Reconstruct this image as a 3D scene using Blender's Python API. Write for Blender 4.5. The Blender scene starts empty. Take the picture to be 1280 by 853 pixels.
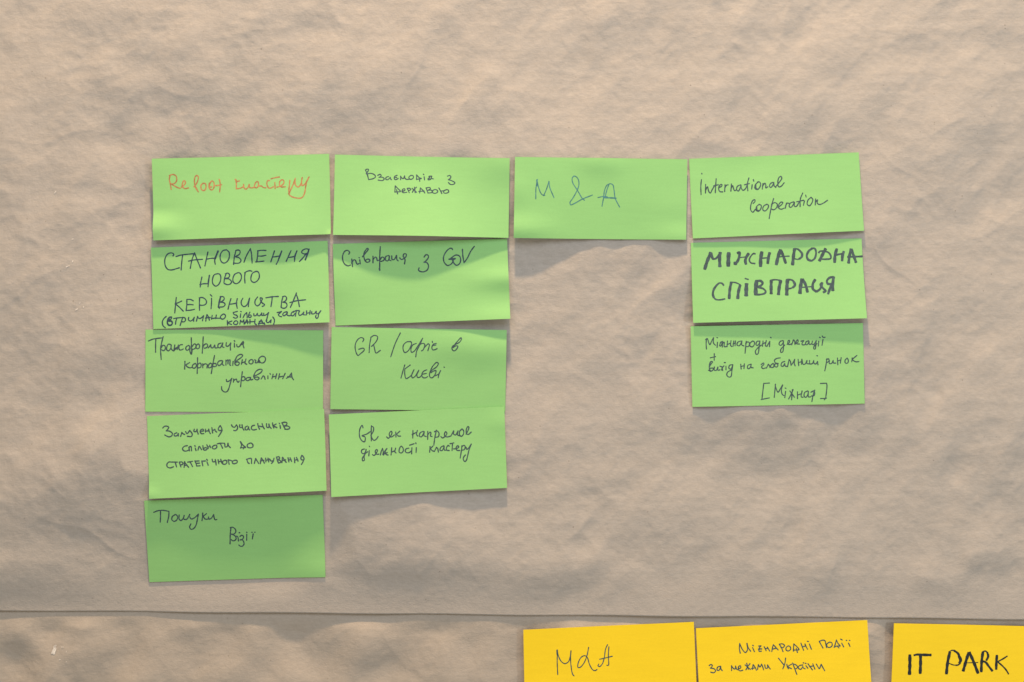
import bpy, math
import numpy as np

# ------------------------------------------------------------------ scene, camera, world, lamps, exposure
scene = bpy.context.scene
COL = scene.collection
MM = 0.001
S = 0.93 * MM                 # one photo pixel on the wall, in metres
Z0 = 1.50                     # height of the picture centre above the floor
CX, CY = 640.0, 426.5

def wx(px): return (np.asarray(px, float) - CX) * S
def wz(py): return Z0 + (CY - np.asarray(py, float)) * S

cam_d = bpy.data.cameras.new("camera")
cam = bpy.data.objects.new("camera", cam_d)
COL.objects.link(cam)
cam_d.lens = 50.0
cam_d.sensor_width = 36.0
cam_d.clip_start = 0.05
cam_d.clip_end = 50.0
cam.location = (0.0, -(1280 * S * 50.0 / 36.0) - 0.003, Z0)
cam.rotation_euler = (math.radians(90), 0, 0)
scene.camera = cam

world = bpy.data.worlds.new("World")
scene.world = world
world.use_nodes = True
bg = world.node_tree.nodes["Background"]
bg.inputs["Color"].default_value = (0.97, 0.87, 0.75, 1)
bg.inputs["Strength"].default_value = 0.44

def aim(o, target):
    from mathutils import Vector
    d = Vector(target) - o.location
    o.rotation_euler = d.to_track_quat('-Z', 'Y').to_euler()

def disk_lamp(name, loc, target, size, watts, colour):
    l = bpy.data.lights.new(name, 'AREA')
    l.shape = 'DISK'; l.size = size; l.energy = watts; l.color = colour
    o = bpy.data.objects.new(name, l); COL.objects.link(o)
    o.location = loc; aim(o, target)
    return o
# warm ceiling spot that rakes down the wall, and a weak cool window light from the right
disk_lamp("ceiling_lamp", (-0.05, -0.75, Z0 + 2.75), (0, 0, Z0), 0.15, 122.0, (1.0, 0.72, 0.47))
disk_lamp("window_lamp", (2.0, -1.9, Z0 - 0.2), (0.2, 0, Z0), 0.30, 15.0, (0.78, 0.88, 1.0))

# large cool ceiling panel behind and above the photographer
pl = disk_lamp("ceiling_panel", (0.1, -2.0, Z0 + 1.25), (0, 0, Z0), 1.2, 34.0, (0.62, 0.75, 1.0))
pl.data.shape = 'RECTANGLE'; pl.data.size = 2.4; pl.data.size_y = 1.1

scene.view_settings.view_transform = 'Standard'
scene.view_settings.look = 'None'
scene.view_settings.exposure = 0.0
scene.view_settings.gamma = 1.0

# ------------------------------------------------------------------ materials
def new_mat(name):
    m = bpy.data.materials.new(name); m.use_nodes = True
    nt = m.node_tree
    return m, nt, nt.nodes["Principled BSDF"]

def node(nt, kind, **kw):
    n = nt.nodes.new(kind)
    for k, v in kw.items():
        if k in n.inputs.keys() if isinstance(k, str) else False:
            n.inputs[k].default_value = v
        else:
            setattr(n, k, v)
    return n

def noise(nt, vec, scale, detail=4, rough=0.55, stretch=None):
    if stretch:
        mp = nt.nodes.new("ShaderNodeMapping"); mp.inputs["Scale"].default_value = stretch
        nt.links.new(vec, mp.inputs["Vector"]); vec = mp.outputs["Vector"]
    n = nt.nodes.new("ShaderNodeTexNoise")
    n.inputs["Scale"].default_value = scale
    n.inputs["Detail"].default_value = detail
    n.inputs["Roughness"].default_value = rough
    nt.links.new(vec, n.inputs["Vector"])
    return n.outputs["Fac"]

def ramp(nt, fac, stops):
    r = nt.nodes.new("ShaderNodeValToRGB")
    els = r.color_ramp.elements
    while len(els) < len(stops): els.new(0.5)
    for e, (p, c) in zip(els, stops):
        e.position = p; e.color = (*c, 1)
    nt.links.new(fac, r.inputs["Fac"])
    return r.outputs["Color"]

def mix(nt, fac, a, b, mode='MIX'):
    m = nt.nodes.new("ShaderNodeMix"); m.data_type = 'RGBA'; m.blend_type = mode
    for sock, v in ((m.inputs["Factor"], fac), (m.inputs[6], a), (m.inputs[7], b)):
        if hasattr(v, "links"): nt.links.new(v, sock)
        else: sock.default_value = v if isinstance(v, (int, float)) else (*v, 1)
    return m.outputs[2]

def math_node(nt, op, a, b=0.0):
    m = nt.nodes.new("ShaderNodeMath"); m.operation = op
    for sock, v in ((m.inputs[0], a), (m.inputs[1], b)):
        if hasattr(v, "links"): nt.links.new(v, sock)
        else: sock.default_value = v
    return m.outputs[0]

def kraft_material(name, base, seed):
    m, nt, p = new_mat(name)
    tc = nt.nodes.new("ShaderNodeTexCoord")
    mp = nt.nodes.new("ShaderNodeMapping"); mp.inputs["Location"].default_value = (seed, seed * 0.7, seed * 1.3)
    nt.links.new(tc.outputs["Object"], mp.inputs["Vector"])
    v = mp.outputs["Vector"]
    b = np.array(base)
    mott = noise(nt, v, 9.0, 5, 0.6)
    c = ramp(nt, mott, [(0.3, tuple(b * 0.94)), (0.7, tuple(b * 1.05))])
    fib = noise(nt, v, 420.0, 3, 0.7, (0.35, 1, 1.0))
    c = mix(nt, 0.5, c, ramp(nt, fib, [(0.3, tuple(b * 0.78)), (0.7, tuple(b * 1.20))]))
    line = noise(nt, v, 160.0, 2, 0.6, (0.03, 1, 1.0))
    c = mix(nt, 0.4, c, ramp(nt, line, [(0.35, tuple(b * 0.93)), (0.65, tuple(b * 1.07))]))
    # dark pulp flecks of unequal size
    for sc, keep, rad in ((55.0, 0.90, 0.055), (120.0, 0.86, 0.10), (24.0, 0.93, 0.030)):
        vo = nt.nodes.new("ShaderNodeTexVoronoi"); vo.inputs["Scale"].default_value = sc
        nt.links.new(v, vo.inputs["Vector"])
        sep = nt.nodes.new("ShaderNodeSeparateColor"); nt.links.new(vo.outputs["Color"], sep.inputs[0])
        pick = math_node(nt, 'GREATER_THAN', sep.outputs[0], keep)
        near = math_node(nt, 'LESS_THAN', vo.outputs["Distance"], rad)
        f = math_node(nt, 'MULTIPLY', pick, near)
        f = math_node(nt, 'MULTIPLY', f, sep.outputs[1])
        f = math_node(nt, 'MULTIPLY', f, 0.75 if sc < 30 else 0.42)
        c = mix(nt, f, c, (0.10, 0.075, 0.055))
    nt.links.new(c, p.inputs["Base Color"])
    p.inputs["Roughness"].default_value = 0.72
    p.inputs["Specular IOR Level"].default_value = 0.25
    h1 = noise(nt, v, 130.0, 6, 0.62)
    bump = nt.nodes.new("ShaderNodeBump"); bump.inputs["Strength"].default_value = 0.55
    bump.inputs["Distance"].default_value = 0.0011
    nt.links.new(h1, bump.inputs["Height"])
    bump2 = nt.nodes.new("ShaderNodeBump"); bump2.inputs["Strength"].default_value = 0.5
    bump2.inputs["Distance"].default_value = 0.0005
    nt.links.new(noise(nt, v, 900.0, 3, 0.6, (0.5, 1, 1)), bump2.inputs["Height"])
    nt.links.new(bump.outputs["Normal"], bump2.inputs["Normal"])
    nt.links.new(bump2.outputs["Normal"], p.inputs["Normal"])
    return m

def card_material(name, base):
    m, nt, p = new_mat(name)
    tc = nt.nodes.new("ShaderNodeTexCoord")
    info = nt.nodes.new("ShaderNodeObjectInfo")
    sc = nt.nodes.new("ShaderNodeVectorMath"); sc.operation = 'ADD'
    nt.links.new(tc.outputs["Object"], sc.inputs[0])
    nt.links.new(info.outputs["Random"], sc.inputs[1])
    v = sc.outputs["Vector"]
    b = np.array(base)
    c = ramp(nt, noise(nt, v, 14.0, 4, 0.55), [(0.3, tuple(b * 0.97)), (0.7, tuple(b * 1.03))])
    fib = noise(nt, v, 260.0, 3, 0.7, (0.12, 1, 1.0))
    c = mix(nt, 0.35, c, ramp(nt, fib, [(0.3, tuple(b * 0.92)), (0.7, tuple(b * 1.08))]))
    fib2 = noise(nt, v, 700.0, 2, 0.7)
    c = mix(nt, 0.3, c, ramp(nt, fib2, [(0.3, tuple(b * 0.92)), (0.7, tuple(b * 1.08))]))
    nt.links.new(c, p.inputs["Base Color"])
    p.inputs["Roughness"].default_value = 0.62
    p.inputs["Specular IOR Level"].default_value = 0.25
    bump = nt.nodes.new("ShaderNodeBump"); bump.inputs["Strength"].default_value = 0.35
    bump.inputs["Distance"].default_value = 0.00018
    nt.links.new(noise(nt, v, 420.0, 4, 0.6, (0.35, 1, 1)), bump.inputs["Height"])
    nt.links.new(bump.outputs["Normal"], p.inputs["Normal"])
    return m

def ink_material(name, base, rough=0.55):
    m, nt, p = new_mat(name)
    tc = nt.nodes.new("ShaderNodeTexCoord")
    b = np.array(base)
    c = ramp(nt, noise(nt, tc.outputs["Object"], 260.0, 3, 0.6), [(0.3, tuple(b * 0.75)), (0.7, tuple(b * 1.35))])
    nt.links.new(c, p.inputs["Base Color"])
    p.inputs["Roughness"].default_value = rough
    p.inputs["Specular IOR Level"].default_value = 0.2
    return m

KRAFT_UP = kraft_material("kraft_paper", (0.428, 0.370, 0.292), 0.0)
KRAFT_LOW = kraft_material("kraft_paper_lower", (0.415, 0.348, 0.262), 3.7)  # same kraft, browner: the warmer, less blue light low down is put into its colour
GREEN = card_material("green_card", (0.280, 0.556, 0.172))
YELLOW = card_material("yellow_card", (0.87, 0.60, 0.012))
SCUFF = ink_material("bare_pulp", (0.70, 0.62, 0.50), 0.8)
INK = ink_material("black_ink", (0.050, 0.080, 0.076))
INK_NAVY = ink_material("navy_ink", (0.034, 0.058, 0.078))
INK_MARKER = ink_material("marker_ink", (0.058, 0.085, 0.080))
INK_JET = ink_material("jet_marker_ink", (0.018, 0.022, 0.020))
INK_ORANGE = ink_material("orange_ink", (0.41, 0.19, 0.072))
INK_TEAL = ink_material("teal_ink", (0.068, 0.195, 0.178))

# ------------------------------------------------------------------ helpers
def mesh_object(name, verts, faces, mat, parent=None, smooth=True):
    me = bpy.data.meshes.new(name)
    me.from_pydata([tuple(v) for v in verts], [], faces)
    me.materials.append(mat)
    if smooth:
        me.polygons.foreach_set("use_smooth", [True] * len(me.polygons))
    me.update()
    o = bpy.data.objects.new(name, me)
    COL.objects.link(o)
    if parent: o.parent = parent
    return o

def tag(o, label=None, category=None, group=None, kind=None):
    if label: o["label"] = label
    if category: o["category"] = category
    if group: o["group"] = group
    if kind: o["kind"] = kind

def smooth_interp(u, vals):
    """Smooth curve through evenly spaced values."""
    n = len(vals)
    v = np.array(vals, float)
    t = np.clip(np.asarray(u, float), 0, 1) * (n - 1)
    i = np.clip(np.floor(t).astype(int), 0, n - 2)
    f = t - i
    p0 = v[np.clip(i - 1, 0, n - 1)]; p1 = v[i]; p2 = v[i + 1]; p3 = v[np.clip(i + 2, 0, n - 1)]
    return 0.5 * ((2 * p1) + (-p0 + p2) * f + (2 * p0 - 5 * p1 + 4 * p2 - p3) * f**2 + (-p0 + 3 * p1 - 3 * p2 + p3) * f**3)

class Card:
    """A card by its four corners (photo pixels on the wall: TL, TR, BR, BL) and its stand-off from the wall in mm."""
    def __init__(self, corners, top, bottom, curl=1.6, bumps=(), lift=0.0):
        self.c = np.array(corners, float); self.top = top; self.bottom = bottom
        self.curl = curl; self.bumps = bumps; self.lift = lift
        self.mid = self.c.mean(0)
        r = np.random.default_rng(int(self.mid[0]*7 + self.mid[1]*13))
        self.waves = [(r.uniform(-1, 1)*f*2.1, r.uniform(-1, 1)*f, r.uniform(0, 6.28), 0.55/f) for f in (3, 5, 7, 9, 12, 15)]
        # cards nearer to or farther from the lens than the mean plane are really a hair smaller or larger on the wall
        self.k = 1.0 - (float(np.mean(top)+np.mean(bottom))/2 + lift - 3.0) / 1653.0
    def wall(self, p):
        p = np.asarray(p, float)
        return np.array([CX, CY]) + (p - np.array([CX, CY])) * self.k
    def pos(self, u, v):
        tl, tr, br, bl = self.c
        u = np.asarray(u)[..., None]; v = np.asarray(v)[..., None]
        return (1-u)*(1-v)*tl + u*(1-v)*tr + u*v*br + (1-u)*v*bl
    def uv(self, p):
        p = np.asarray(p, float)
        tl, tr, br, bl = self.c
        u = np.full(p.shape[:-1], 0.5); v = np.full(p.shape[:-1], 0.5)
        for _ in range(6):
            e = self.pos(u, v) - p
            du = (1-v)[..., None]*(tr-tl) + v[..., None]*(br-bl)
            dv = (1-u)[..., None]*(bl-tl) + u[..., None]*(br-tr)
            det = du[..., 0]*dv[..., 1] - du[..., 1]*dv[..., 0]
            u = u - (e[..., 0]*dv[..., 1] - e[..., 1]*dv[..., 0]) / det
            v = v - (du[..., 0]*e[..., 1] - du[..., 1]*e[..., 0]) / det
        return u, v
    def h(self, u, v):
        u = np.asarray(u, float); v = np.asarray(v, float)
        f = np.clip(v, 0, 1) ** self.curl
        z = smooth_interp(u, self.top) * (1 - f) + smooth_interp(u, self.bottom) * f
        for (bu, bv, su, sv, a) in self.bumps:
            z = z + 1.45 * a * np.exp(-((u-bu)/su)**2 - ((v-bv)/sv)**2)
        # slight dents and waviness of a handled card
        for (ku, kv, ph, a) in self.waves:
            z = z + a*np.sin(ku*u + kv*v + ph)
        return z + self.lift

THICK = 0.50

def build_card(card, mat, name="note_card"):
    nu, nv = 72, 40
    U, V = np.meshgrid(np.linspace(0, 1, nu+1), np.linspace(0, 1, nv+1))
    P = card.wall(card.pos(U, V)); H = card.h(U, V)
    # hand-cut edges are very slightly uneven
    ox, oz = float(wx(card.wall(card.mid)[0])), float(wz(card.wall(card.mid)[1]))
    X = wx(P[..., 0]) - ox; Z = wz(P[..., 1]) - oz
    n = (nu+1)*(nv+1)
    front = np.stack([X.ravel(), -(H.ravel())*MM, Z.ravel()], 1)
    back = np.stack([X.ravel(), -(H.ravel()-THICK)*MM, Z.ravel()], 1)
    idx = lambda i, j: j*(nu+1)+i
    faces = []
    for j in range(nv):
        for i in range(nu):
            a, b, c, d = idx(i, j), idx(i+1, j), idx(i+1, j+1), idx(i, j+1)
            faces.append((a, d, c, b)); faces.append((n+a, n+b, n+c, n+d))
    nf = len(faces)
    rim = [idx(i, 0) for i in range(nu)] + [idx(nu, j) for j in range(nv)] + \
          [idx(i, nv) for i in range(nu, 0, -1)] + [idx(0, j) for j in range(nv, 0, -1)]
    verts = list(front) + list(back)
    base = len(verts)
    for k in rim: verts.append(front[k])
    for k in rim: verts.append(back[k])
    m = len(rim)
    for k in range(m):
        k2 = (k+1) % m
        faces.append((base+k, base+k2, base+m+k2, base+m+k))
    o = mesh_object(name, verts, faces, mat)
    sm = [i < nf for i in range(len(faces))]
    o.data.polygons.foreach_set("use_smooth", sm)
    o.location = (ox, 0, oz)
    return o

RNG = np.random.default_rng(11)

def catmull(pts):
    p = np.array(pts, float)
    if len(p) == 2:
        n = max(2, int(np.hypot(*(p[1]-p[0])) / 0.6) + 1)
        t = np.linspace(0, 1, n)[:, None]
        return p[0]*(1-t) + p[1]*t
    ext = np.vstack([2*p[0]-p[1], p, 2*p[-1]-p[-2]])
    out = []
    for i in range(1, len(ext)-2):
        p0, p1, p2, p3 = ext[i-1:i+3]
        n = max(3, int(np.hypot(*(p2-p1)) / 0.5))
        # centripetal tangents keep loops from overshooting
        d1 = max(np.hypot(*(p1-p0))**0.5, 1e-3); d2 = max(np.hypot(*(p2-p1))**0.5, 1e-3); d3 = max(np.hypot(*(p3-p2))**0.5, 1e-3)
        m1 = (p2-p1) + d2*((p1-p0)/d1 - (p2-p0)/(d1+d2))
        m2 = (p2-p1) + d2*((p3-p2)/d3 - (p3-p1)/(d2+d3))
        for k in range(n):
            t = k/n
            out.append((2*t**3-3*t**2+1)*p1 + (t**3-2*t**2+t)*m1 + (-2*t**3+3*t**2)*p2 + (t**3-t**2)*m2)
    out.append(ext[-2])
    return np.array(out)

def parse_strokes(ox, oy, sc, text, width):
    """'x,y x,y! x,y ; ...' in enlarged-photo units; '!' is a sharp corner; 'w30:' sets a stroke's own width."""
    for s in text.split(";"):
        s = s.strip()
        if not s: continue
        w = width
        if s.startswith("w"):
            a, s = s.split(":", 1); w = float(a[1:])/10.0
        run, runs = [], []
        for tok in s.split():
            corner = tok.endswith("!")
            x, y = tok.rstrip("!").split(",")
            q = (ox+float(x)/sc, oy+float(y)/sc)
            run.append(q)
            if corner:
                runs.append(run); run = [q]
        runs.append(run)
        for r in runs:
            if len(r) >= 2: yield r, w

def build_word(card, parent, parts, width, mat, z0, blunt=False):
    verts, faces = [], []
    ox, oz = parent.location.x, parent.location.z
    z = z0
    for (px, py, sc, text) in parts:
        for pts, w in parse_strokes(px, py, sc, text, width):
            c = catmull(pts)
            keep = np.r_[True, np.hypot(*(np.diff(c, axis=0).T)) > 1e-4]
            c = c[keep]
            n = len(c)
            if n < 2: continue
            t = np.gradient(c, axis=0); t /= np.maximum(np.hypot(t[:, 0], t[:, 1]), 1e-6)[:, None]
            nn = np.stack([-t[:, 1], t[:, 0]], 1)
            k = np.arange(n)
            wob = 1 + 0.10*np.sin(k*0.35 + RNG.uniform(0, 6)) + RNG.normal(0, 0.03, n)
            hw = 0.5*w*wob*(1.10 if blunt else 0.82)
            start = len(verts)
            ring = []
            L = c + nn*hw[:, None]; R = c - nn*hw[:, None]
            cap = 5
            def put(q, zz):
                verts.append((q[0], q[1], zz)); return len(verts)-1
            li = [put(L[i], z + i*4e-4) for i in range(n)]
            ri = [put(R[i], z + i*4e-4) for i in range(n)]
            for i in range(n-1):
                faces.append((li[i], li[i+1], ri[i+1], ri[i]))
            ratio = 0.35 if blunt else 1.0
            for (i, sgn) in ((0, -1), (n-1, 1)):
                fan = [li[i]]
                for a in np.linspace(0, math.pi, cap+2)[1:-1]:
                    q = c[i] + hw[i]*(math.cos(a)*nn[i] + ratio*sgn*math.sin(a)*t[i])
                    fan.append(put(q, z + i*4e-4))
                fan.append(ri[i])
                faces.append(tuple(fan if sgn < 0 else fan[::-1]))
            z += 0.0015
    A = np.array(verts)
    u, v = card.uv(A[:, :2])
    y = -(card.h(u, v) + A[:, 2]) * MM
    W = card.wall(A[:, :2])
    V = np.stack([wx(W[:, 0])-ox, y, wz(W[:, 1])-oz], 1)
    o = mesh_object("handwritten_word", V, faces, mat, parent, smooth=False)
    return o

# ------------------------------------------------------------------ the cards: corners, stand-off, writing
CARDS = []
def add(label, corners, top, bottom, words, mat=GREEN, ink=INK, width=2.0, curl=1.6, bumps=(), lift=0.0, group="green", blunt=False, flush=False):
    CARDS.append(dict(label=label, card=Card(corners, top, bottom, curl, bumps, lift), words=words, mat=mat, ink=ink,
                      width=width, group=group, blunt=blunt, flush=flush))
K = 16/3.0

add("green card reading Reboot кластеру in orange ink",
    [(189.4,198.5),(411,192.1),(414,293.2),(192.2,300.9)],
    [2.5,2.2,2.2,2.4,2.8], [6.5,7.5,10,12,8.5],
    [[(200,210,10,"122,92 112,140 125,200 135,268; 112,95 140,84 165,82 195,100 205,135 195,175 170,195 135,200! 180,225 215,245 250,255;"
       "262,240 295,215 312,185 305,162 290,160 278,185 272,215 280,240 310,258 350,248;"
       "420,235 440,210 465,160 472,110 455,92 435,105 425,150 428,200 435,235 455,270 475,298; 420,230 440,240 460,272;"
       "530,192 510,210 506,245 520,275 545,282 565,262 570,225 560,195 530,190;"
       "610,190 605,225 618,260 642,275 665,255 672,215 665,175 645,162 625,180 615,215 625,240 640,235;"
       "735,142 745,180 748,230 742,298; 692,220 730,215 765,208")],
     [(280,210,10,"135,140 152,152; 140,145 150,185 150,260; 190,160 152,172; 150,258 180,258 228,240 245,220;"
       "240,205 248,248 270,266 295,245 312,205 316,240 340,250 375,240;"
       "375,245 380,210 400,175 420,172 428,200 420,235 400,250 380,240; 428,190 435,225 465,225 490,245 520,248;"
       "565,158 545,158 533,185 540,225 560,252 590,250 615,235; 632,182 635,215 638,258; 585,135 640,120 690,112;"
       "660,240 710,225 745,190 742,155 720,148 695,170 692,210 715,238 765,235;"
       "820,155 815,220 810,285 815,328! 830,280 865,200 888,130! 885,180 895,220 925,238 955,210 975,120! 968,170 975,220 1000,210 1030,170 1060,112!"
       " 1035,160 1018,240 1010,300 990,355 960,378 910,378 850,362 815,335 808,320")]],
    ink=INK_ORANGE, width=2.0, bumps=[(0.0,0.86,0.14,0.13,2.4),(0.02,0.64,0.12,0.09,-0.6),(0.03,0.0,0.2,0.4,1.4),(1.0,1.0,0.018,0.035,1.8)])

add("green card of three capital lines СТАНОВЛЕННЯ НОВОГО КЕРІВНИЦТВА with small bracketed writing squeezed below",
    [(187.9,309.6),(409.1,301),(413.1,403.2),(191.3,411.6)],
    [2.2,2.2,2.4,2.6,2.6], [3.4,3.6,6.5,10,13.5],
    [[(200,305,10,"155,150 165,135 155,118 125,112 90,125 60,170 52,230 65,285 95,320 140,325 190,312 235,298;"
       "192,158 260,138 330,130 415,122; 275,145 265,230 258,325; 425,112 395,190 372,305; 425,112 455,190 500,300; 350,215 420,200 525,192;"
       "592,102 575,180 555,275; 580,190 630,180 690,180; w27:720,90 695,150 680,190; 680,190 678,215 685,255;"
       "825,72 780,85 750,130 748,190 770,230 805,238 845,205 862,150 855,100 825,72;"
       "945,80 925,160 915,255; 940,85 970,75 995,90 990,125 955,150 940,160! 985,175 1008,205 990,235 950,242 915,238;"
       "1045,230 1075,150 1125,60! 1138,120 1148,240"),
      (280,305,10,"420,85 415,150 405,225; 415,88 460,80 520,82; 425,152 470,152 520,142; 392,225 440,222 495,215;"
       "628,85 610,140 582,225; 600,165 640,160 695,150; w24:718,90 695,150 675,205; 675,210 650,255;"
       "835,85 805,150 775,218; 800,170 840,165 885,155; w24:908,88 885,150 878,190; 882,180 878,218;"
       "w24:1060,65 1040,130 1015,198; 1060,68 1020,62 975,85 970,110 1000,125 1040,118; 1020,130 975,185 940,220")],
     [(220,332,10,"318,145 305,205 297,270; 292,240 340,228 400,228; w24:412,125 402,190 398,230; 400,225 395,265;"
       "515,102 475,115 452,165 455,225 490,258 525,240 550,195 555,140 540,108 510,102;"
       "625,100 605,150 595,215; 610,105 640,95 665,115 655,150 620,160 605,165! 660,170 690,205 675,230 640,240 600,225;"
       "770,90 730,110 708,160 712,205 745,228 785,210 812,165 810,115 785,90 760,92;"
       "860,90 855,150 860,220; 855,92 880,75 920,65 945,72;"
       "1000,72 955,95 935,145 938,190 970,212 1010,195 1038,150 1035,100 1015,75 990,75")],
     [(220,332,10,"-2,400 -12,500 -20,595; 65,445 30,462 -15,480! 30,515 85,570;"
       "130,425 130,490 122,565; 130,425 175,425 212,442; 135,490 170,488 210,492; 122,562 170,560 228,548;"
       "290,405 288,470 290,560; 285,405 320,400 360,420 378,455 365,485 330,498 290,495; 440,410 440,470 435,540; 425,365 445,385;"
       "w26:555,390 540,450 528,515; 550,390 590,392 600,420 570,450 545,460! 595,465 612,490 590,515 545,520; 525,520 540,535;"
       "685,415 665,480 650,545; 665,485 710,480 760,470; 765,415 755,470 765,535;"
       "835,410 815,450 820,490 850,515 885,495 920,410! 910,460 905,515;"
       "1020,395 990,440 990,480 1015,505 1045,490 1065,450 1080,415 1055,405 1055,430 1080,470 1110,490 1100,505 1080,512;"
       "1125,405 1200,393 1280,388; 1205,390 1200,450 1190,515"),
      (290,362,10,"640,90 625,150 618,225; 635,92 665,85 685,105 675,140 640,160! 680,170 692,200 675,230 640,235 618,225;"
       "808,45 775,130 735,225; 808,65 830,130 848,215; 728,165 800,145 925,130")],
     [(196,380,10,"w20:112,158 80,190 65,230 75,275 102,298; w26:180,165 155,170 132,205 130,245 150,268 180,262 190,235 175,215 145,215; 150,200 178,185 180,165;"
       "205,185 240,178 320,170; 245,185 235,215 230,255; 320,170 305,215 288,270; 315,170 345,175 355,205 335,225 305,222;"
       "395,170 392,200 415,215 445,200 465,168! 458,190 458,220; 505,155 498,190 492,215; 505,155 520,180 545,180 582,148! 575,180 568,212;"
       "625,135 615,170 610,215; 630,140 645,170 655,205; 605,178 665,170; 690,145 685,170 682,190; 685,185 715,180 740,175; 742,140 738,165 735,185; 740,180 790,180;"
       "830,128 800,150 795,175 820,192 850,175 858,145 840,128")],
     [(290,362,10,"15,290 40,282 68,275; 15,290 25,312 60,325 70,345 45,360 20,350; 110,305 105,350; 108,275 118,280; 140,355 160,315 185,290! 190,325 192,355;"
       "225,285 210,320 210,345 230,350 245,335 235,320 212,325; 275,305 280,330 305,325 320,300! 325,325 345,330 365,315 375,295! 378,325 400,325;"
       "400,300 405,325 435,315 462,290! 450,330 440,370 430,395")],
     [(290,362,10,"570,290 595,285 625,275 600,300 585,315 600,335 625,342; 690,280 655,290 640,315 655,330 680,315 700,285! 695,320 720,330 745,325;"
       "775,275 750,295 748,325 770,330 795,300; 770,288 800,268 845,265; 810,275 800,335; 850,270 840,300 850,325 880,315 905,285! 900,315 925,320;"
       "940,270 940,320; 940,300 985,290; 985,265 980,312; 1005,280 1005,305 1035,305 1060,275; 1060,275 1065,305 1090,300 1118,268! 1090,315 1088,345 1070,363 1055,345 1060,325")],
     [(196,380,10,"882,210 885,265; 940,215 890,238 935,258; 975,218 960,240 975,258 1005,255 1015,230 995,212 975,218"),
      (290,362,10,"100,435 110,385! 130,410 150,380! 155,435; 165,430 190,380 200,430; 165,410 210,408; 228,378 228,430; 228,405 292,402; 292,375 290,425 310,442;"
       "340,440 345,415 370,380! 395,430; 335,425 410,420; 410,420 415,440; 345,400 385,398; 440,380 440,410 460,415 495,380! 490,415;"
       "515,345 535,375 535,410 525,440")]],
    ink=INK_NAVY, width=1.9)

add("green card reading Трансформацію корпоративного управління in black cursive",
    [(181.9,412.2),(404.1,413.1),(403.6,515.5),(181.6,514.8)],
    [2.0,1.8,2.2,2.4,2.2], [2.0,1.8,1.5,1.4,1.2],
    [[(180,415,10,"55,115 110,92 170,82 235,75; 148,90 145,160 145,255; 240,60 222,130 208,210 215,345; 215,200 235,170 260,175 265,215 245,235 220,225;"
       "335,160 305,155 285,190 285,225 305,238 335,205 340,165! 340,210 360,235; 385,165 372,240; 375,215 420,190; 430,165 415,220; 372,240 400,210 430,195;"
       "480,160 450,165 435,195 445,225 470,225 490,215; 560,170 530,185 522,215 540,232 565,210 570,180 555,170;"
       "590,75 592,150 595,275; 575,200 572,235 590,280 600,245 605,215; 600,185 630,150 650,165 640,205 610,220;"
       "680,150 655,170 652,200 672,212 692,195 692,165 675,150; 740,62 735,160 728,265; 735,200 750,165 780,150 795,165 785,195 755,205;"
       "805,200 835,160! 840,195 860,200 885,165! 890,200 915,200; 965,140 930,155 925,190 950,200 975,165 985,140! 980,185 1000,195;"
       "1030,135 1028,175 1050,180 1085,140! 1080,180 1082,228; 1130,140 1132,190; 1128,110 1136,118; 1160,160 1165,185 1190,185 1215,150 1240,120 1245,140 1220,160; 1245,130 1240,165 1250,200")],
     [(180,415,10,"512,370 508,465; 570,385 520,415! 545,440 575,450 600,445; 640,395 610,415 605,445 630,455 655,425 645,395;"
       "670,325 668,420 665,520; 670,410 700,390 715,410 705,445 675,450; 735,400 735,450; 735,420 765,400 790,410 788,450;"
       "830,390 805,420 810,450 840,440 850,405 830,390; 882,295 862,400 842,520; 865,400 895,395 905,425 875,435 860,425"),
      (255,430,10,"225,210 190,215 170,245 185,272 215,255 235,215! 230,255 250,270; 275,205 275,265; 275,220 300,200 300,250; 300,215 325,200 325,265 335,270; 365,220 360,270;"
       "385,215 420,150 465,132 485,145 460,175 410,210 385,240 400,265 430,265 442,240 420,225 390,240;"
       "480,200 468,255; 470,240 510,225; 525,190 515,245 535,255; 590,195 565,215 565,240 590,252 612,235 612,205 590,195;"
       "635,200 650,210 640,235 665,235 685,205; 690,235 680,210 695,175 730,155 765,170 768,205 745,235 710,235 690,205")],
     [(255,430,10,"280,445 285,470 315,465 350,430! 330,490 310,560 290,595 260,602 225,575 220,535; 372,440 368,480; 372,460 405,440 415,470 430,480 440,465;"
       "480,350 468,440 458,535; 470,420 500,410 515,435 495,460 465,455; 575,420 540,425 525,450 545,460 575,445 585,420! 585,450 610,445;"
       "620,405 650,345 700,318 728,325 715,355 660,390 625,410 640,440 670,450 690,430 670,415 640,420; 715,440 740,400! 755,410 765,445;"
       "800,400 800,435; 825,372 832,380; 865,380 850,435; 855,415 895,405; 910,375 895,435; 945,375 930,440; 940,415 985,405; 1015,370 985,435;"
       "1030,430 1060,415 1095,365; 1045,410 1085,415; 1095,370 1100,415 1120,450")]],
    width=1.9)

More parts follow.
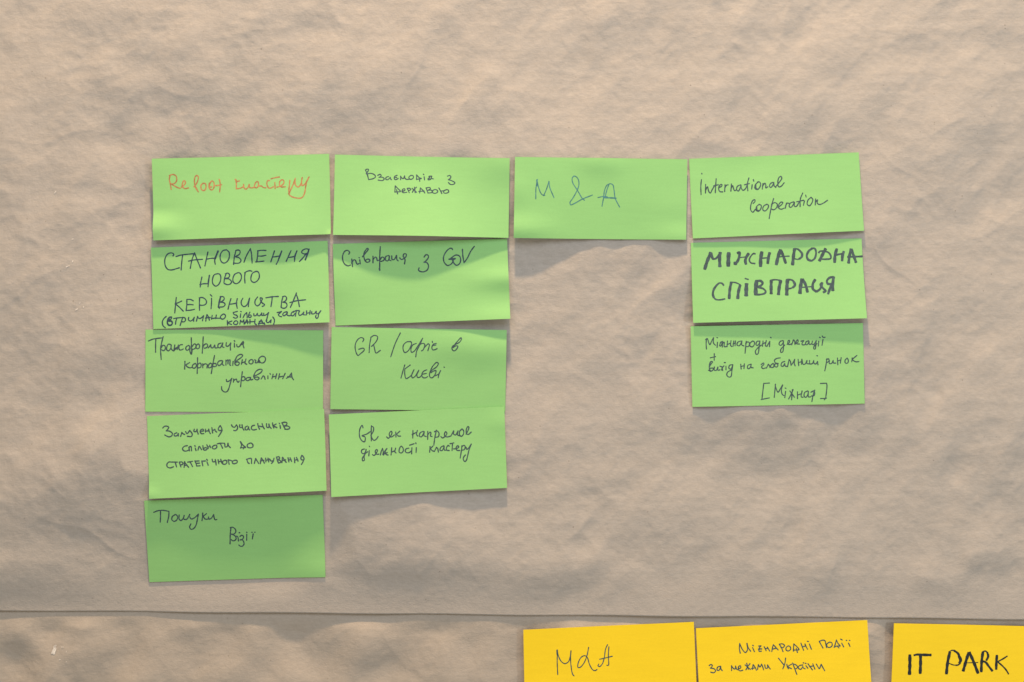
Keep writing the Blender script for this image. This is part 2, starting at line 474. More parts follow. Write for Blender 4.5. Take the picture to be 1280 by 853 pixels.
add("green card with three small capital lines ending in стратегічного планування",
    [(182.5,520.6),(404.5,511.6),(408.6,613.2),(187.2,623.5)],
    [2.4,2.4,2.5,2.6,2.6], [8.5,10.5,12,12,9.5],
    [[(196,522,10,"65,135 85,115 115,112 140,125 125,155 110,170! 150,175 185,200 180,230 145,245 105,230 92,222; 240,195 210,210 212,232 245,230 260,205! 262,235;"
       "290,240 305,190! 325,210 340,215; 352,180 370,205 405,165! 435,210 425,240 375,238; 460,150 455,175 480,180 495,150! 500,180 510,210;"
       "545,175 575,170 570,150 545,155 535,180 550,205 580,205; 600,150 600,185; 600,175 635,170; 640,150 650,185 662,205;"
       "680,130 685,160 690,195; 690,165 720,155; 715,150 728,175 740,185; 785,105 760,145 770,165 805,160 795,120 780,108; 810,165 790,200 765,240")],
     [(270,522,10,"185,95 200,118 225,125 245,100; 248,95 262,120 258,150 235,168 215,165; 290,95 290,125 320,130; 318,95 325,130 342,162;"
       "385,110 360,125 362,155 385,155 400,120! 405,150 415,158; 475,100 445,110 435,140 455,158 500,152; 515,80 520,110 538,148; 530,110 575,120; 570,80 580,110 598,145;"
       "625,80 630,125 655,125 655,85! 665,120 685,140; 700,70 705,100 718,135; 745,85 715,105 755,130; 795,105 800,138; 785,75 790,82;"
       "820,70 840,110 862,150; 818,70 850,62 880,70 875,95 845,110! 890,110 918,130 900,148 855,150")],
     [(196,522,10,"375,355 335,365 315,395 335,420 365,422 395,410; 395,375 405,420; 395,375 420,365 430,420; 475,385 485,415; 468,355 475,362; 510,410 525,365 555,405;"
       "570,355 580,405 605,410 625,395 610,380 580,388; 620,345 640,390; 635,370 665,365; 655,350 670,380; 715,350 690,370 695,390 720,395 745,375 740,350 715,350;"
       "750,332 790,325 840,325; 790,330 805,360 818,385; 845,335 850,370 875,365 885,325! 895,360 915,378")],
     [(196,522,10,"1040,305 1055,345 1045,385; 1045,310 1075,350 1105,375 1080,380 1045,378; 1080,375 1078,395; 1160,325 1130,340 1130,370 1160,382 1195,370 1198,345 1175,322 1150,325")],
     [(196,522,10,"185,560 145,560 122,590 130,620 165,632 205,618; 185,560 255,560; 228,565 245,620; 278,560 290,595 300,620; 278,560 310,558 325,575 315,590 290,595;"
       "345,555 340,625; 345,560 375,600 398,625; 340,605 375,595; 385,560 445,550; 412,555 430,585 445,615; 475,545 490,580 498,608; 475,548 525,545; 490,575 530,572; 498,608 540,605;"
       "560,545 575,605; 560,548 605,545; 625,555 642,598; 620,525 630,535; 690,525 700,555 735,550; 728,525 738,565 742,595; 765,530 775,580; 770,555 805,548; 798,525 812,570;"
       "850,535 825,550 825,580 855,585 875,565 870,540 850,535; 892,530 905,585; 892,535 915,535 940,545; 975,535 945,550 948,572 975,578 1005,562 1000,538 975,535")],
     [(270,522,10,"385,525 400,565 415,575; 380,525 425,512 440,515 445,575; 480,575 495,515! 515,545 535,575; 565,505 560,540 555,578; 568,508 590,540 605,570; 555,545 600,535;"
       "620,510 625,555; 622,535 655,530; 650,510 660,555; 670,520 690,545 715,540; 725,510 715,550 695,575; 755,495 770,540 782,570; 755,498 785,492 795,510 775,530! 805,540 810,560 782,570;"
       "830,500 825,565; 835,500 860,540 878,560; 825,540 870,530; 900,505 912,555; 905,530 940,530; 925,505 945,550; 980,505 985,565; 985,535 1020,525; 1005,500 1025,545;"
       "1070,480 1060,510 1070,530 1100,525 1085,485 1070,475; 1095,530 1085,560 1068,588")]],
    width=2.0, bumps=[(0.0,0.95,0.05,0.08,1.0)])

add("darkest green card reading Пошуки Візії, lowest of the left column",
    [(182.1,625.2),(404.1,618.0),(406.6,722.0),(184.9,729.1)],
    [2.0,2.0,2.0,2.0,2.0], [-11,-12,-12,-12,-9.5],
    [[(190,630,10,"35,100 90,80 150,75 225,88; 120,85 118,150 112,225; 225,88 220,150 200,228; 300,130 265,155 258,195 285,215 320,195 330,155 310,130 295,130;"
       "350,135 348,185 368,205 400,175 412,140! 405,185 440,190 470,150 482,128; 480,160 500,185 540,170 590,125! 575,190 555,265 520,310 490,315 475,290 492,248;"
       "645,110 640,160 632,205; 690,118 650,150! 665,180 690,190 715,180; 715,160 715,185 745,180 780,130! 785,170 795,195 818,192")],
     [(270,650,20,"380,195 360,350 348,605; 365,190 410,180 470,210 500,270 480,330 425,360 380,355! 440,375 495,430 500,480 460,520 410,525 380,495;"
       "495,410 540,420 560,530; w22:582,322 592,320; 600,420 630,390 670,395 690,430 665,480 605,505! 650,500 690,550 695,610 660,660 610,665 565,635;"
       "770,365 765,510; 770,310 775,314; 930,355 908,480; 898,312 906,312; 970,308 980,308")]],
    width=1.9, curl=1.0, bumps=[(1.0,0.98,0.16,0.2,2.2)], flush=True)

add("pale green card reading Взаємодія з Державою in tiny letters",
    [(418.1,192.9),(637.1,197.8),(635.6,297.5),(416.8,294.1)],
    [1.2,1.0,1.0,1.0,1.4], [10,14.5,17,12,6.5],
    [[(450,205,10,"65,72 85,62 102,65 98,85 75,115; 65,75 85,120 105,195; 80,125 130,115 180,135 190,160 165,180 105,195;"
       "218,140 245,128 262,140 250,158 235,165! 280,165 300,185 280,205 225,200; 355,155 325,165 320,190 345,195 375,165! 380,185 390,195;"
       "460,140 430,155 425,180 440,195 475,180; 430,169 456,167; 505,195 505,150! 520,175 540,180 555,145! 560,175 575,190 610,190;"
       "635,140 610,160 615,185 640,190 665,170 660,145 635,140; 705,195 705,135! 740,170 765,180 740,185 705,192; 740,185 745,215; 800,160 805,198; 790,125 796,132;"
       "895,150 860,155 870,175 850,180 850,195 880,190 890,170; 895,150 890,175 915,185")],
     [(450,205,10,"1092,150 1120,142 1135,160 1120,185 1105,195! 1150,210 1185,235 1170,252 1130,255 1105,232")],
     [(450,205,10,"435,345 440,275! 475,310 505,345 470,350 435,352; 455,320 470,375; 525,345 560,330 555,310 535,318 525,345 540,360 585,355;"
       "590,310 605,335 615,360; 590,305 620,305 635,320 610,335; 650,305 705,355; 705,290 670,325 655,355; 680,290 690,360; 755,300 745,365; 760,305 790,335 810,365; 735,345 800,340;"
       "825,300 850,365; 825,300 870,295 880,310 850,330! 895,330 900,355 850,365; 930,320 905,340 910,360 940,368 970,350 965,330 940,318;"
       "985,300 1005,335 1022,370; 1005,340 1045,335; 1080,320 1045,340 1050,362 1080,365 1108,350 1100,325 1075,320")]],
    width=1.75, curl=1.5, bumps=[(1.05,0.02,0.32,0.30,3.2),(0.0,0.0,0.25,0.4,1.2)], lift=0.2)

add("green card reading Співпраця з GOV, its upper half in shadow",
    [(415.7,305),(633.8,298.3),(637.9,398.8),(419.4,407.2)],
    [1.8,1.6,1.6,1.8,2.2], [2.6,4.4,6.0,8.0,7.5],
    [[(420,300,10,"158,178 168,155 145,132 110,140 82,195 85,260 110,305 150,325 180,315; 195,240 205,335; 195,290 220,250 240,255 255,290 268,305 285,295; 295,250 302,300; 285,220 292,225;"
       "330,210 370,160 400,115 390,105 355,150 345,200 360,255 385,280 415,270 420,250 395,240 365,255; 460,205 460,285; 460,250 490,215 505,225 515,260 530,255;"
       "552,85 545,200 545,380; 545,255 575,215 600,225 595,255 560,270; w26:540,360 545,378; 655,195 620,210 620,255 645,262 665,225 665,200! 665,250 685,260;"
       "695,200 700,245 725,245 755,195! 760,245 775,262; 795,225 815,245 845,235 875,205 875,178 850,175 838,205 855,225; 850,222 862,250 855,300")],
     [(500,300,10,"300,215 320,188 345,188 355,215 330,255 300,280! 335,285 355,325 340,375 290,400 245,392 230,375 238,350")],
     [(500,300,10,"655,120 645,105 615,110 570,155 542,225 555,285 595,320 635,305 660,275 655,245! 610,242 650,235 690,232;"
       "690,235 665,255 680,300 710,318 745,295 758,245 740,200 695,190 655,215 635,235 650,245; 780,118 785,200 800,285! 840,230 885,140 928,82")]],
    width=2.0, bumps=[(1.0,0.50,0.20,0.14,2.6),(0.98,1.02,0.2,0.16,2.4),(0.0,0.45,0.15,0.3,1.6)])

add("green card reading GR / офіс в Києві",
    [(414.8,409),(633.4,412.8),(631.5,514.4),(412.9,511.6)],
    [3.2,3.0,3.0,3.4,3.6], [1.4,1.2,1.0,0.9,0.9],
    [[(440,412,10,"135,155 148,120 120,102 80,120 45,180 45,260 75,325 105,305 155,255 145,235 85,248;"
       "240,95 222,190 215,290; 235,100 280,75 320,90 315,130 280,180 245,212! 270,200 285,250 300,295 355,262")],
     [(440,412,10,"605,45 540,180 485,342; 740,155 690,155 645,195 640,250 660,288 695,275 735,215 745,165 730,150; 805,175 760,195 738,245 745,285 775,275 820,215 885,110! 840,210 810,270 798,342;"
       "835,200 880,175 910,185 890,255 870,268; 900,235 955,180 968,190 950,265; 1005,148 1008,165; 1055,175 1020,185 1000,225 1010,255 1040,252 1065,240; 1010,200 1050,195")],
     [(490,412,10,"765,220 810,160 865,105 870,120 845,160 790,190 760,210 752,245 775,268 805,250 825,210 800,205 768,225")],
     [(440,412,10,"660,445 640,510 612,608; 728,445 660,495! 660,560 675,615 710,600; 775,505 745,570 755,605 785,590 835,510! 812,570 820,600 850,595 880,560; 710,600 740,575 775,505;"
       "935,505 900,520 872,560 885,600 920,605 945,590; 880,560 930,550; 975,530 1010,460 1060,412 1080,425 1060,465 1000,510 970,550 975,595 1000,605 1035,570 1050,515 1020,520 990,540;"
       "1035,580 1080,560 1108,515! 1085,565 1078,605; 1150,470 1156,474")]],
    width=1.7, bumps=[(0.82,0.20,0.26,0.24,2.6),(1.0,0.0,0.2,0.2,-1.0),(0.0,0.5,0.12,0.5,0.8)])

add("green card with two small cursive lines ending in діяльності кластеру",
    [(410.6,518.5),(630.4,508.4),(633.9,610),(414.9,620.9)],
    [2.4,2.4,2.4,2.4,2.4], [10.5,8.2,7.0,6.5,6.0],
    [[(440,525,10,"135,100 125,70 105,95 90,160 100,230 130,268 155,275 165,240 160,215 125,200 180,180 225,150; 240,75 238,150 240,265; 240,80 265,95 265,140 235,195! 250,235 275,258 305,240 325,210")],
     [(440,525,10,"432,215 450,232 480,205 498,160 488,145 465,170 470,205 490,215 530,190; 545,155 548,215; 595,145 555,180! 580,205 605,205")],
     [(440,525,10,"760,135 758,230; 750,185 800,160; 815,135 805,185 820,205; 890,145 850,165 842,205 865,215 890,180 900,150! 900,200 925,210;"
       "945,145 945,245; 945,190 975,155 985,165 980,205 1000,210; 1055,130 1035,220 1022,318; 1030,150 1060,140 1085,165 1080,210 1045,220"),
      (480,525,10,"710,210 730,228 760,210 785,170 770,150 755,175 760,205 790,215 830,205; 835,205 870,140! 870,180 895,190 925,140! 920,190 945,200;"
       "975,115 945,145 945,190 965,208 990,185 995,140 975,115; 1025,180 1045,145 1060,95 1048,85 1030,115 1030,170 1050,185 1090,155")],
     [(440,525,10,"155,365 125,375 118,405 140,425 170,400 175,370! 160,430 130,480 135,512 155,505 150,460 165,425 195,400; 215,385 210,450; 215,330 220,338;"
       "255,435 275,445 305,415 318,380 305,372 290,400 305,430 335,430; 355,440 365,395 380,360! 390,400 385,435; 395,440 405,400 435,360! 415,400 430,435 450,440; 410,425 440,410;"
       "495,350 488,440; 490,405 530,390; 545,355 535,400 550,415; 605,335 590,370 590,405 615,415 640,390 635,350 615,330; 710,355 675,365 665,395 685,412 715,410 740,390;"
       "748,350 745,425; 720,318 775,300; 803,350 800,410; 795,290 800,298")],
     [(480,525,10,"575,335 570,405; 610,330 580,360! 600,385 625,395; 630,395 655,345! 670,360 680,405; 745,325 710,345 700,380 725,385 745,350 750,330! 755,380 775,380;"
       "800,320 780,350 785,380 815,385; 800,320 815,330; 855,310 850,385; 825,300 872,290; 870,365 910,360 935,340 920,325 900,350 910,380 945,385;"
       "975,325 965,400 952,478; 970,340 1000,320 1015,340 1000,375 975,380; 1025,345 1035,370 1060,350 1090,305! 1065,370 1045,450 1030,505 1010,522 990,490 1000,460 1018,440")]],
    width=1.85, bumps=[(1.0,0.2,0.1,0.15,1.0)])

add("green card with a lone M & A in thin teal ink",
    [(643.8,196.6),(859.1,199.4),(857.6,299.9),(642.1,297.9)],
    [7.0,6.2,6.0,5.8,5.8], [5.2,4.0,3.4,3.2,3.4],
    [[(660,215,10,"118,98 100,200 97,340; 112,100 130,190 165,275 195,298! 230,220 262,120! 270,190 325,325; 190,298 210,295; 108,105 112,180")],
     [(660,215,10,"705,355 680,335 620,235 560,140 552,85 575,55 610,70 632,110 635,170 610,240 560,330 525,385 535,412 580,395 680,340 805,290")],
     [(660,215,10,"1020,150 985,170 955,240 945,320 925,430; 1010,160 985,230 965,310; 1000,160 1030,150 1060,165 1075,230 1090,330 1145,440; 875,322 930,310 990,312; w22:945,322 1020,325 1100,330")]],
    ink=INK_TEAL, width=1.5, curl=1.3, bumps=[(0.0,0.90,0.2,0.16,2.6),(0.0,0.4,0.1,0.2,0.8),(0.5,0.04,0.14,0.16,1.3),(1.0,0.98,0.2,0.16,1.8),(0.95,0.6,0.15,0.2,0.6)])

add("green card reading International Cooperation in thin black letters",
    [(861.6,198.5),(1074.1,190.3),(1079.7,288.7),(865.9,298.4)],
    [1.4,1.2,1.0,1.0,1.0], [4.8,5.2,6.8,6.6,5.0],
    [[(865,210,10,"120,145 112,230 115,335; 125,68 126,74; 172,205 170,315; 172,280 195,235 210,290 230,315 255,270 290,215; 305,135 298,220 293,310; 270,225 330,210;"
       "335,250 375,225 375,205 350,215 335,260 350,295 385,300; 415,210 410,295; 412,250 435,215 455,212; 495,200 488,290; 490,260 510,220 520,250 535,285 560,270;"
       "610,210 570,230 560,270 580,290 605,250 615,215! 620,255 640,280 670,260 690,220; 715,125 695,200 700,285; 660,210 720,195; 755,210 748,265; 770,145 776,165;"
       "830,175 795,210 790,255 815,272 850,240 860,195 840,172 820,178; 800,205 805,255 830,268; 890,195 880,265; 885,225 915,190 925,215 925,250 950,235;"
       "1010,180 985,195 970,225 985,245 1010,220 1025,180! 1030,225 1050,245; 1045,240 1085,190 1125,130 1115,105 1090,120 1075,180 1085,235 1115,230 1155,185")],
     [(930,225,10,"115,295 138,270 135,248 110,260 85,320 85,380 110,405 140,370; 190,305 155,340 155,385 180,395 210,360 215,320 190,308; 160,345 165,380 190,385; 285,305 245,330 235,375 260,390 295,360 305,320 285,305;"
       "370,235 345,320 312,485; 345,305 385,285 415,305 405,350 370,375 340,365; 425,345 470,310 485,285 465,278 435,310 435,355 465,368 500,355; 530,290 515,355; 520,320 545,290 560,295;"
       "620,275 575,295 565,335 585,345 615,310 630,280! 630,330 650,335 690,280; 735,165 705,240 700,335; 660,275 745,255; 755,265 742,320; 772,190 778,215;"
       "835,220 800,255 790,305 815,325 845,295 860,245 840,218; 895,240 890,315; 893,280 920,250 915,290 940,308 985,295 1045,255")]],
    width=1.8, bumps=[(0.35,0.1,0.2,0.2,-0.5)])

add("green card with МІЖНАРОДНА СПІВПРАЦЯ in thick black marker",
    [(864.1,303.5),(1077.8,297.9),(1082.1,398.2),(866.3,403.8)],
    [2.0,2.0,2.0,2.0,2.0], [7.0,7.5,8.5,10,11.5],
    [[(870,305,10,"w38:112,318 145,215 190,108; w30:195,110 208,170 225,192; w22:215,190 255,180 300,120; w36:308,105 300,200 303,285; w45:415,108 410,190 408,278;"
       "w30:520,115 548,108 545,160 525,215 495,245; w44:500,230 495,258; w14:540,170 600,165 650,155; w32:665,118 635,165 622,210 630,255; w18:750,125 725,120 690,155 672,200 690,235 745,245;"
       "w40:830,98 815,180 812,282; w16:815,180 870,175 920,170; w34:928,108 910,175 902,245; w38:1062,72 1035,150 1008,260; w32:1068,75 1100,160 1128,242; w14:1030,165 1100,155 1175,152"),
      (960,305,10,"w36:340,60 325,150 312,262; w20:335,60 380,65 425,105; w26:405,85 432,120 428,160 395,188; w16:410,180 380,192 340,185;"
       "w26:560,55 520,85 492,140 505,192 550,212; w22:550,212 590,180 608,110 595,60 560,52; w34:728,58 690,130 648,212; w20:640,112 655,92 700,90 760,105 792,150 788,182 740,190 680,190;"
       "w34:868,60 845,140 838,232; w22:840,140 890,130 950,120; w32:955,92 938,150 932,212; w32:1045,62 1025,150 1012,240; w32:1048,65 1078,150 1105,232; w22:1000,162 1080,160 1186,155")],
     [(870,305,10,"w20:350,520 330,495 295,490 250,530; w26:265,510 225,570 212,630 225,675; w18:218,665 250,695 300,700 365,688; w32:445,478 425,570 415,686; w16:440,478 500,485 560,512; w34:555,515 532,600 522,685;"
       "w44:635,498 630,570 628,650; w18:615,432 660,445; w44:762,458 750,540 747,640; w28:760,462 815,465 835,492 815,520 775,543; w22:780,545 840,560 872,595 860,618 810,633 760,635;"
       "w36:943,460 940,540 940,625; w18:930,456 1000,448 1075,462; w36:1060,465 1042,540 1030,635"),
      (960,305,10,"w40:247,445 238,530 233,640; w22:245,447 300,452 340,492; w28:325,475 338,515 310,548; w18:320,540 290,555 250,562; w40:428,440 410,520 397,620; w32:435,440 470,510 493,605; w14:420,545 480,540 540,535;"
       "w30:593,445 562,500 562,565 605,598; w26:605,598 650,565 682,485; w26:680,485 658,510 688,555 718,588 688,608;"
       "w34:822,412 810,500 808,585; w26:820,412 770,425 738,462 748,498 790,503; w28:788,520 765,580 748,628")]],
    ink=INK_MARKER, width=2.4, blunt=True, bumps=[(0.5,0.8,0.2,0.2,0.4)])

add("green card ending in a bracketed [Міжнар], lowest of the right column",
    [(863.5,408.1),(1078.8,404),(1080.8,504.7),(865.4,508.8)],
    [2.6,2.6,3.0,3.2,3.4], [4.2,4.8,5.0,5.0,4.4],
    [[(875,415,10,"82,90 78,150 82,215; 72,98 92,85 112,140 125,160 150,110 172,75! 170,140 195,168; 220,130 215,195; 213,72 222,76; 245,175 262,130 275,125 270,165 255,180; 285,120 280,190; 280,150 305,130 305,185 330,185;"
       "345,115 340,185; 340,160 375,145; 390,110 385,170 400,185; 425,115 415,180; 415,150 445,140; 445,115 440,175; 510,115 475,130 465,165 490,175 515,145 525,115! 525,165 550,175;"
       "580,120 572,190 565,268; 572,150 600,125 620,140 610,180 575,185; 660,115 630,140 625,175 655,188 680,160 680,125 660,115;"
       "745,115 715,120 702,160 720,170 745,140 750,115! 740,200 725,275 705,280 693,245 730,195 770,165; 790,115 782,180; 782,150 820,135; 830,110 820,175 840,180; 840,175 875,120! 870,185; 884,70 892,76")],
     [(875,415,10,"1040,110 1005,120 990,155 1010,170 1040,140 1045,115! 1045,180 1035,250 1015,258 1010,225 1060,165"),
      (955,415,9.477,"275,150 305,120 300,100 285,115 285,145 310,150 330,140; 330,155 350,95! 365,110 368,150; 375,140 405,120 400,95 385,110 385,140 420,145; 440,112 472,105 455,130 452,150 475,155 495,145;"
       "530,105 500,120 495,150 515,150 535,115! 540,150 560,145; 575,110 570,145 590,150 620,105! 615,160 605,205 590,200 595,170 630,140; 650,110 645,168; 700,92 688,160; 660,64 667,68; 692,50 705,68 725,64")],
     [(875,415,10,"180,275 178,355; 130,325 195,310")],
     [(875,415,10,"115,440 140,400 158,375 140,370 122,400 118,460 135,490 160,480 165,455 130,455; 105,480 135,495; 180,440 180,480 205,480 225,440! 225,480 250,475;"
       "250,430 275,440 270,480; 300,425 280,450 285,485; 325,430 325,475; 305,385 318,385; 405,410 370,420 362,455 385,465 405,435 410,410! 400,480 385,560 360,565 335,540 345,505 395,475")],
     [(875,415,10,"510,405 515,465; 510,435 545,425; 555,400 550,460; 640,405 600,420 595,455 615,460 635,430 640,405! 640,445 665,450")],
     [(875,415,10,"765,410 795,390 800,405 770,440 790,460 820,450; 830,455 855,405! 870,425 875,445; 915,395 885,420 890,445 920,440 925,405; 980,395 945,395 935,430 960,440 975,410 945,390 930,360 955,335 1005,325;"
       "1060,370 1025,385 1015,425 1040,430 1060,395! 1065,425 1085,435; 1095,435 1115,345! 1130,370 1140,420; 1140,415 1165,385 1185,345! 1180,400 1190,425"),
      (955,415,9.477,"405,325 412,400; 408,365 440,355; 450,325 445,385; 450,330 465,385 490,380 510,340! 510,375 535,380; 540,340 545,380 575,375 590,340! 595,375 615,380 635,350! 640,390; 628,282 634,285")],
     [(955,415,9.477,"745,320 735,390 720,462; 740,330 765,320 770,345 745,365; 775,340 775,375 800,375 820,340! 825,370 850,370; 870,310 875,390; 872,345 905,335; 915,305 905,370; 985,310 960,340 965,370 990,370 1000,340 985,310;"
       "1045,310 1040,355; 1100,280 1050,330 1090,355 1125,352")],
     [(850,395,K,"596,448 558,451! 545,558; 540,558 595,547"),
      (955,415,9.477,"135,620 128,700 120,775; 135,650 165,715 190,680 220,630! 205,690 215,740 235,755; 255,705 245,780; 250,665 260,670; 305,700 360,775; 345,685 315,750 290,795; 335,685 325,805;"
       "395,710 395,790; 395,750 435,735; 450,700 440,770 460,775; 515,700 480,720 475,765 495,775 520,735 525,705! 525,770 550,770; 600,690 580,750 565,825; 555,715 590,700 600,730 590,755 560,760;"
       "668,612 740,608! 745,640 728,790; 668,790 735,788; 712,805 735,780")]],
    width=1.75, curl=1.5)

add("yellow card reading M & A in thin black script beside a gap",
    [(654.1,787.7),(867.6,778.1),(871.5,877.5),(656,887.5)],
    [1.5,0.5,-0.5,-0.5,-0.5], [3.5,3.5,3.5,3.5,3.5],
    [[(690,800,10,"68,130 65,280 72,435; w24:63,132 66,180; 65,135 80,200 115,270 160,298 205,275 225,225 238,140! 232,230 240,340 258,430 275,450")],
     [(690,800,10,"458,98 440,190 400,290 350,345 325,345 325,300 365,220 410,200 440,220 470,310 510,375 540,385 562,372")],
     [(690,800,10,"695,65 670,120 655,220 630,300 595,335 575,325 585,305; 712,90 705,200 705,320 685,318; 595,245 670,228 755,208")]],
    mat=YELLOW, width=1.6, group="yellow", curl=1.2, bumps=[(0.1,0.95,0.2,0.2,1.0)])

add("yellow card with two lines of small writing reading Міжнародні події за межами України",
    [(870.3,786.2),(1084.8,775.9),(1090,876),(874.8,887)],
    [-0.5,-0.5,-0.5,-0.5,-0.5], [4.5,4.5,4.5,4.5,4.5],
    [[(880,795,10,"450,100 445,160 455,220; 450,100 480,170 520,212 545,180 540,98! 555,150 585,195; 610,150 632,200; 612,122 620,128; 688,132 715,130! 690,165 720,165; 682,172 725,168; 695,160 690,195 720,195;"
       "755,140 780,190; 770,165 800,160; 795,145 825,195; 870,115 860,150 850,200; 870,115 930,180; 855,170 905,160; 945,110 970,150 990,200; 945,108 985,105 1010,125 990,150 965,150; 1055,130 1030,150 1030,180 1055,192 1085,170 1080,140 1055,128"),
      (950,795,10,"420,195 425,105! 465,140 490,175 460,180 420,180; 455,160 470,210; 515,95 535,150 548,185; 530,140 575,130; 565,105 585,150 598,170; 620,105 645,170; 595,72 610,74")],
     [(950,795,10,"745,75 770,120 790,155; 745,72 790,58 815,65 825,105 835,148; 870,85 840,105 845,140 875,148 905,125 900,90 870,82; 960,55 945,105 930,148; 960,58 980,100 1005,130 965,130 930,145; 965,130 990,155;"
       "1025,95 1048,140; 1012,45 1030,55; 1110,95 1128,135; 1082,60 1090,62; 1120,60 1128,62")],
     [(880,795,10,"65,375 85,362 105,370 95,395 80,405! 130,415 145,440 120,462 85,455; 205,380 170,395 165,430 190,430 210,385! 215,420 228,435")],
     [(880,795,10,"345,435 345,375! 370,410 390,415 395,380! 410,420 430,425; 430,415 460,400 455,375 435,385 430,420 450,438 485,430; 515,365 580,420; 575,350 545,390 525,425; 535,345 555,420;"
       "615,360 605,420; 615,362 640,395 655,430; 595,410 645,400; 670,420 680,360! 700,390 720,355! 735,390 745,425; 760,365 770,405 795,400 795,365! 810,390 828,415")],
     [(950,795,10,"232,282 300,365; 322,280 310,350 285,412; 335,355 345,395 355,412; 395,355 350,385 395,412; 408,340 430,400 460,482; 412,350 450,365 470,390 450,412 430,405; 535,365 490,375 480,405 510,418 535,385! 545,405 565,412;"
       "575,375 598,405; 540,338 548,340; 568,345 575,347; 600,350 625,385 655,425; 620,385 670,375; 660,350 685,415; 705,355 725,390 740,410 765,355! 785,395 808,435")]],
    mat=YELLOW, width=1.75, group="yellow", curl=1.2)

add("yellow card reading IT PARK in bold black marker",
    [(1117,779.1),(1332,784.6),(1329,886),(1112.7,881)],
    [3.5,1.5,0.5,0.5,0.5], [3.5,2.5,2,2,2],
    [[(1130,808,10,"w38:70,105 70,220 65,350; w24:120,112 160,103 220,103; w30:200,105 270,108 340,110; w36:205,110 205,220 200,340")],
     [(1130,808,10,"w34:575,75 548,200 531,348; w14:560,75 600,54 640,55; w26:630,58 675,90 700,140; w34:690,125 710,175 695,215; w18:705,215 680,235 650,240; w12:660,240 615,235 560,212;"
       "w34:812,80 780,180 742,312; w34:820,78 870,190 928,340; w10:780,210 850,208 930,205; w32:990,75 975,180 968,322; w18:985,75 1020,63 1050,85; w26:1045,80 1055,130 1032,180; w26:968,188 1020,200 1060,250 1108,312"),
      (1152,808,10,"w30:945,115 938,200 935,292; w17:1075,125 1020,160 955,195; w18:955,198 1010,245 1060,300 1090,350")]],
    mat=YELLOW, ink=INK_JET, width=2.6, group="yellow", curl=1.1, blunt=True)

# ------------------------------------------------------------------ kraft paper sheets with crumpled relief
def spectral(shape, step, lam_lo, lam_hi, power, seed, aniso=1.0, angle=0.0):
    """Band of random relief; wavelengths in px; aniso > 1 stretches it along `angle` (degrees, up to the right)."""
    rng = np.random.default_rng(seed)
    ny, nx = shape
    w = np.fft.rfft2(rng.normal(size=shape))
    fy = np.fft.fftfreq(ny, step)[:, None]; fx = np.fft.rfftfreq(nx, step)[None, :]
    a = math.radians(angle)
    # image y runs down
    fu = fx*math.cos(a) - fy*math.sin(a); fv = fx*math.sin(a) + fy*math.cos(a)
    f = np.sqrt((fu*aniso)**2 + (fv)**2) + 1e-9
    amp = f**(-power) / (1 + (1/(f*lam_hi))**6) / (1 + (f*lam_lo)**6)
    z = np.fft.irfft2(w*amp, s=shape)
    return z / z.std()

def gauss(X, Y, x, y, sx, sy, ang=0.0):
    a = math.radians(ang)
    dx, dy = X-x, Y-y
    u = dx*math.cos(a) - dy*math.sin(a); v = dx*math.sin(a) + dy*math.cos(a)
    return np.exp(-(u/sx)**2 - (v/sy)**2)

def sstep(a, b, x):
    t = np.clip((x-a)/(b-a), 0, 1); return t*t*(3-2*t)

def relief(X, Y, step, seed):
    sh = X.shape
    big = spectral(sh, step, 100, 420, 1.7, seed+1, 1.35, 48)
    mid = spectral(sh, step, 36, 150, 1.5, seed+2, 1.35, 58)
    r1 = spectral(sh, step, 40, 150, 1.3, seed+3, 1.5, 55)
    r2 = spectral(sh, step, 24, 90, 1.3, seed+4, 1.3, -20)
    fine = spectral(sh, step, 7, 40, 1.4, seed+5, 1.05, 25)
    mod = 0.65 + 0.35*sstep(-1.2, 1.2, spectral(sh, step, 120, 400, 1.5, seed+6))
    crease = -np.sqrt(r1**2+0.02)*0.75 - np.sqrt(r2**2+0.02)*0.40
    # short sharp crinkles where the sheet was crushed
    r3 = spectral(sh, step, 14, 70, 1.2, seed+7, 1.2, 50)
    r4 = spectral(sh, step, 14, 70, 1.2, seed+8, 1.2, -35)
    crinkle = -np.sqrt(r3**2+0.004)*0.16 - np.sqrt(r4**2+0.004)*0.11
    # a few longer sharp folds
    folds = 0.0
    rf = np.random.default_rng(seed+20)
    for _ in range(44):
        x0, y0 = rf.uniform(X.min(), X.max()), rf.uniform(Y.min(), Y.max())
        a = math.radians(rf.choice([35, 50, 70, -20, -50, 15]) + rf.uniform(-12, 12)); ln = rf.uniform(30, 110)
        du = (X-x0)*math.cos(a) - (Y-y0)*math.sin(a); dv = (X-x0)*math.sin(a) + (Y-y0)*math.cos(a)
        dv = dv + 5*np.sin(du*0.06 + x0)
        folds = folds + rf.uniform(0.35, 0.95)*np.exp(-(du/ln)**2)*np.where(dv < 0, np.exp(dv/14), np.exp(-dv/4.5))
    patch = 0.45 + 0.55*sstep(-0.8, 1.0, spectral(sh, step, 90, 300, 1.4, seed+9))
    return 1.6*big + mod*(0.82*mid + 0.66*crease) + 0.9*patch*crinkle + 0.06*fine + folds

def seam_y(px):
    px = np.asarray(px, float)
    return np.interp(px, [-200, 0, 640, 880, 1020, 1200, 1500], [763, 765, 769.6, 771, 772, 774.3, 777]) + 2.0 - 1.2*sstep(430, 640, px) + 0.4*np.sin(px*0.031)

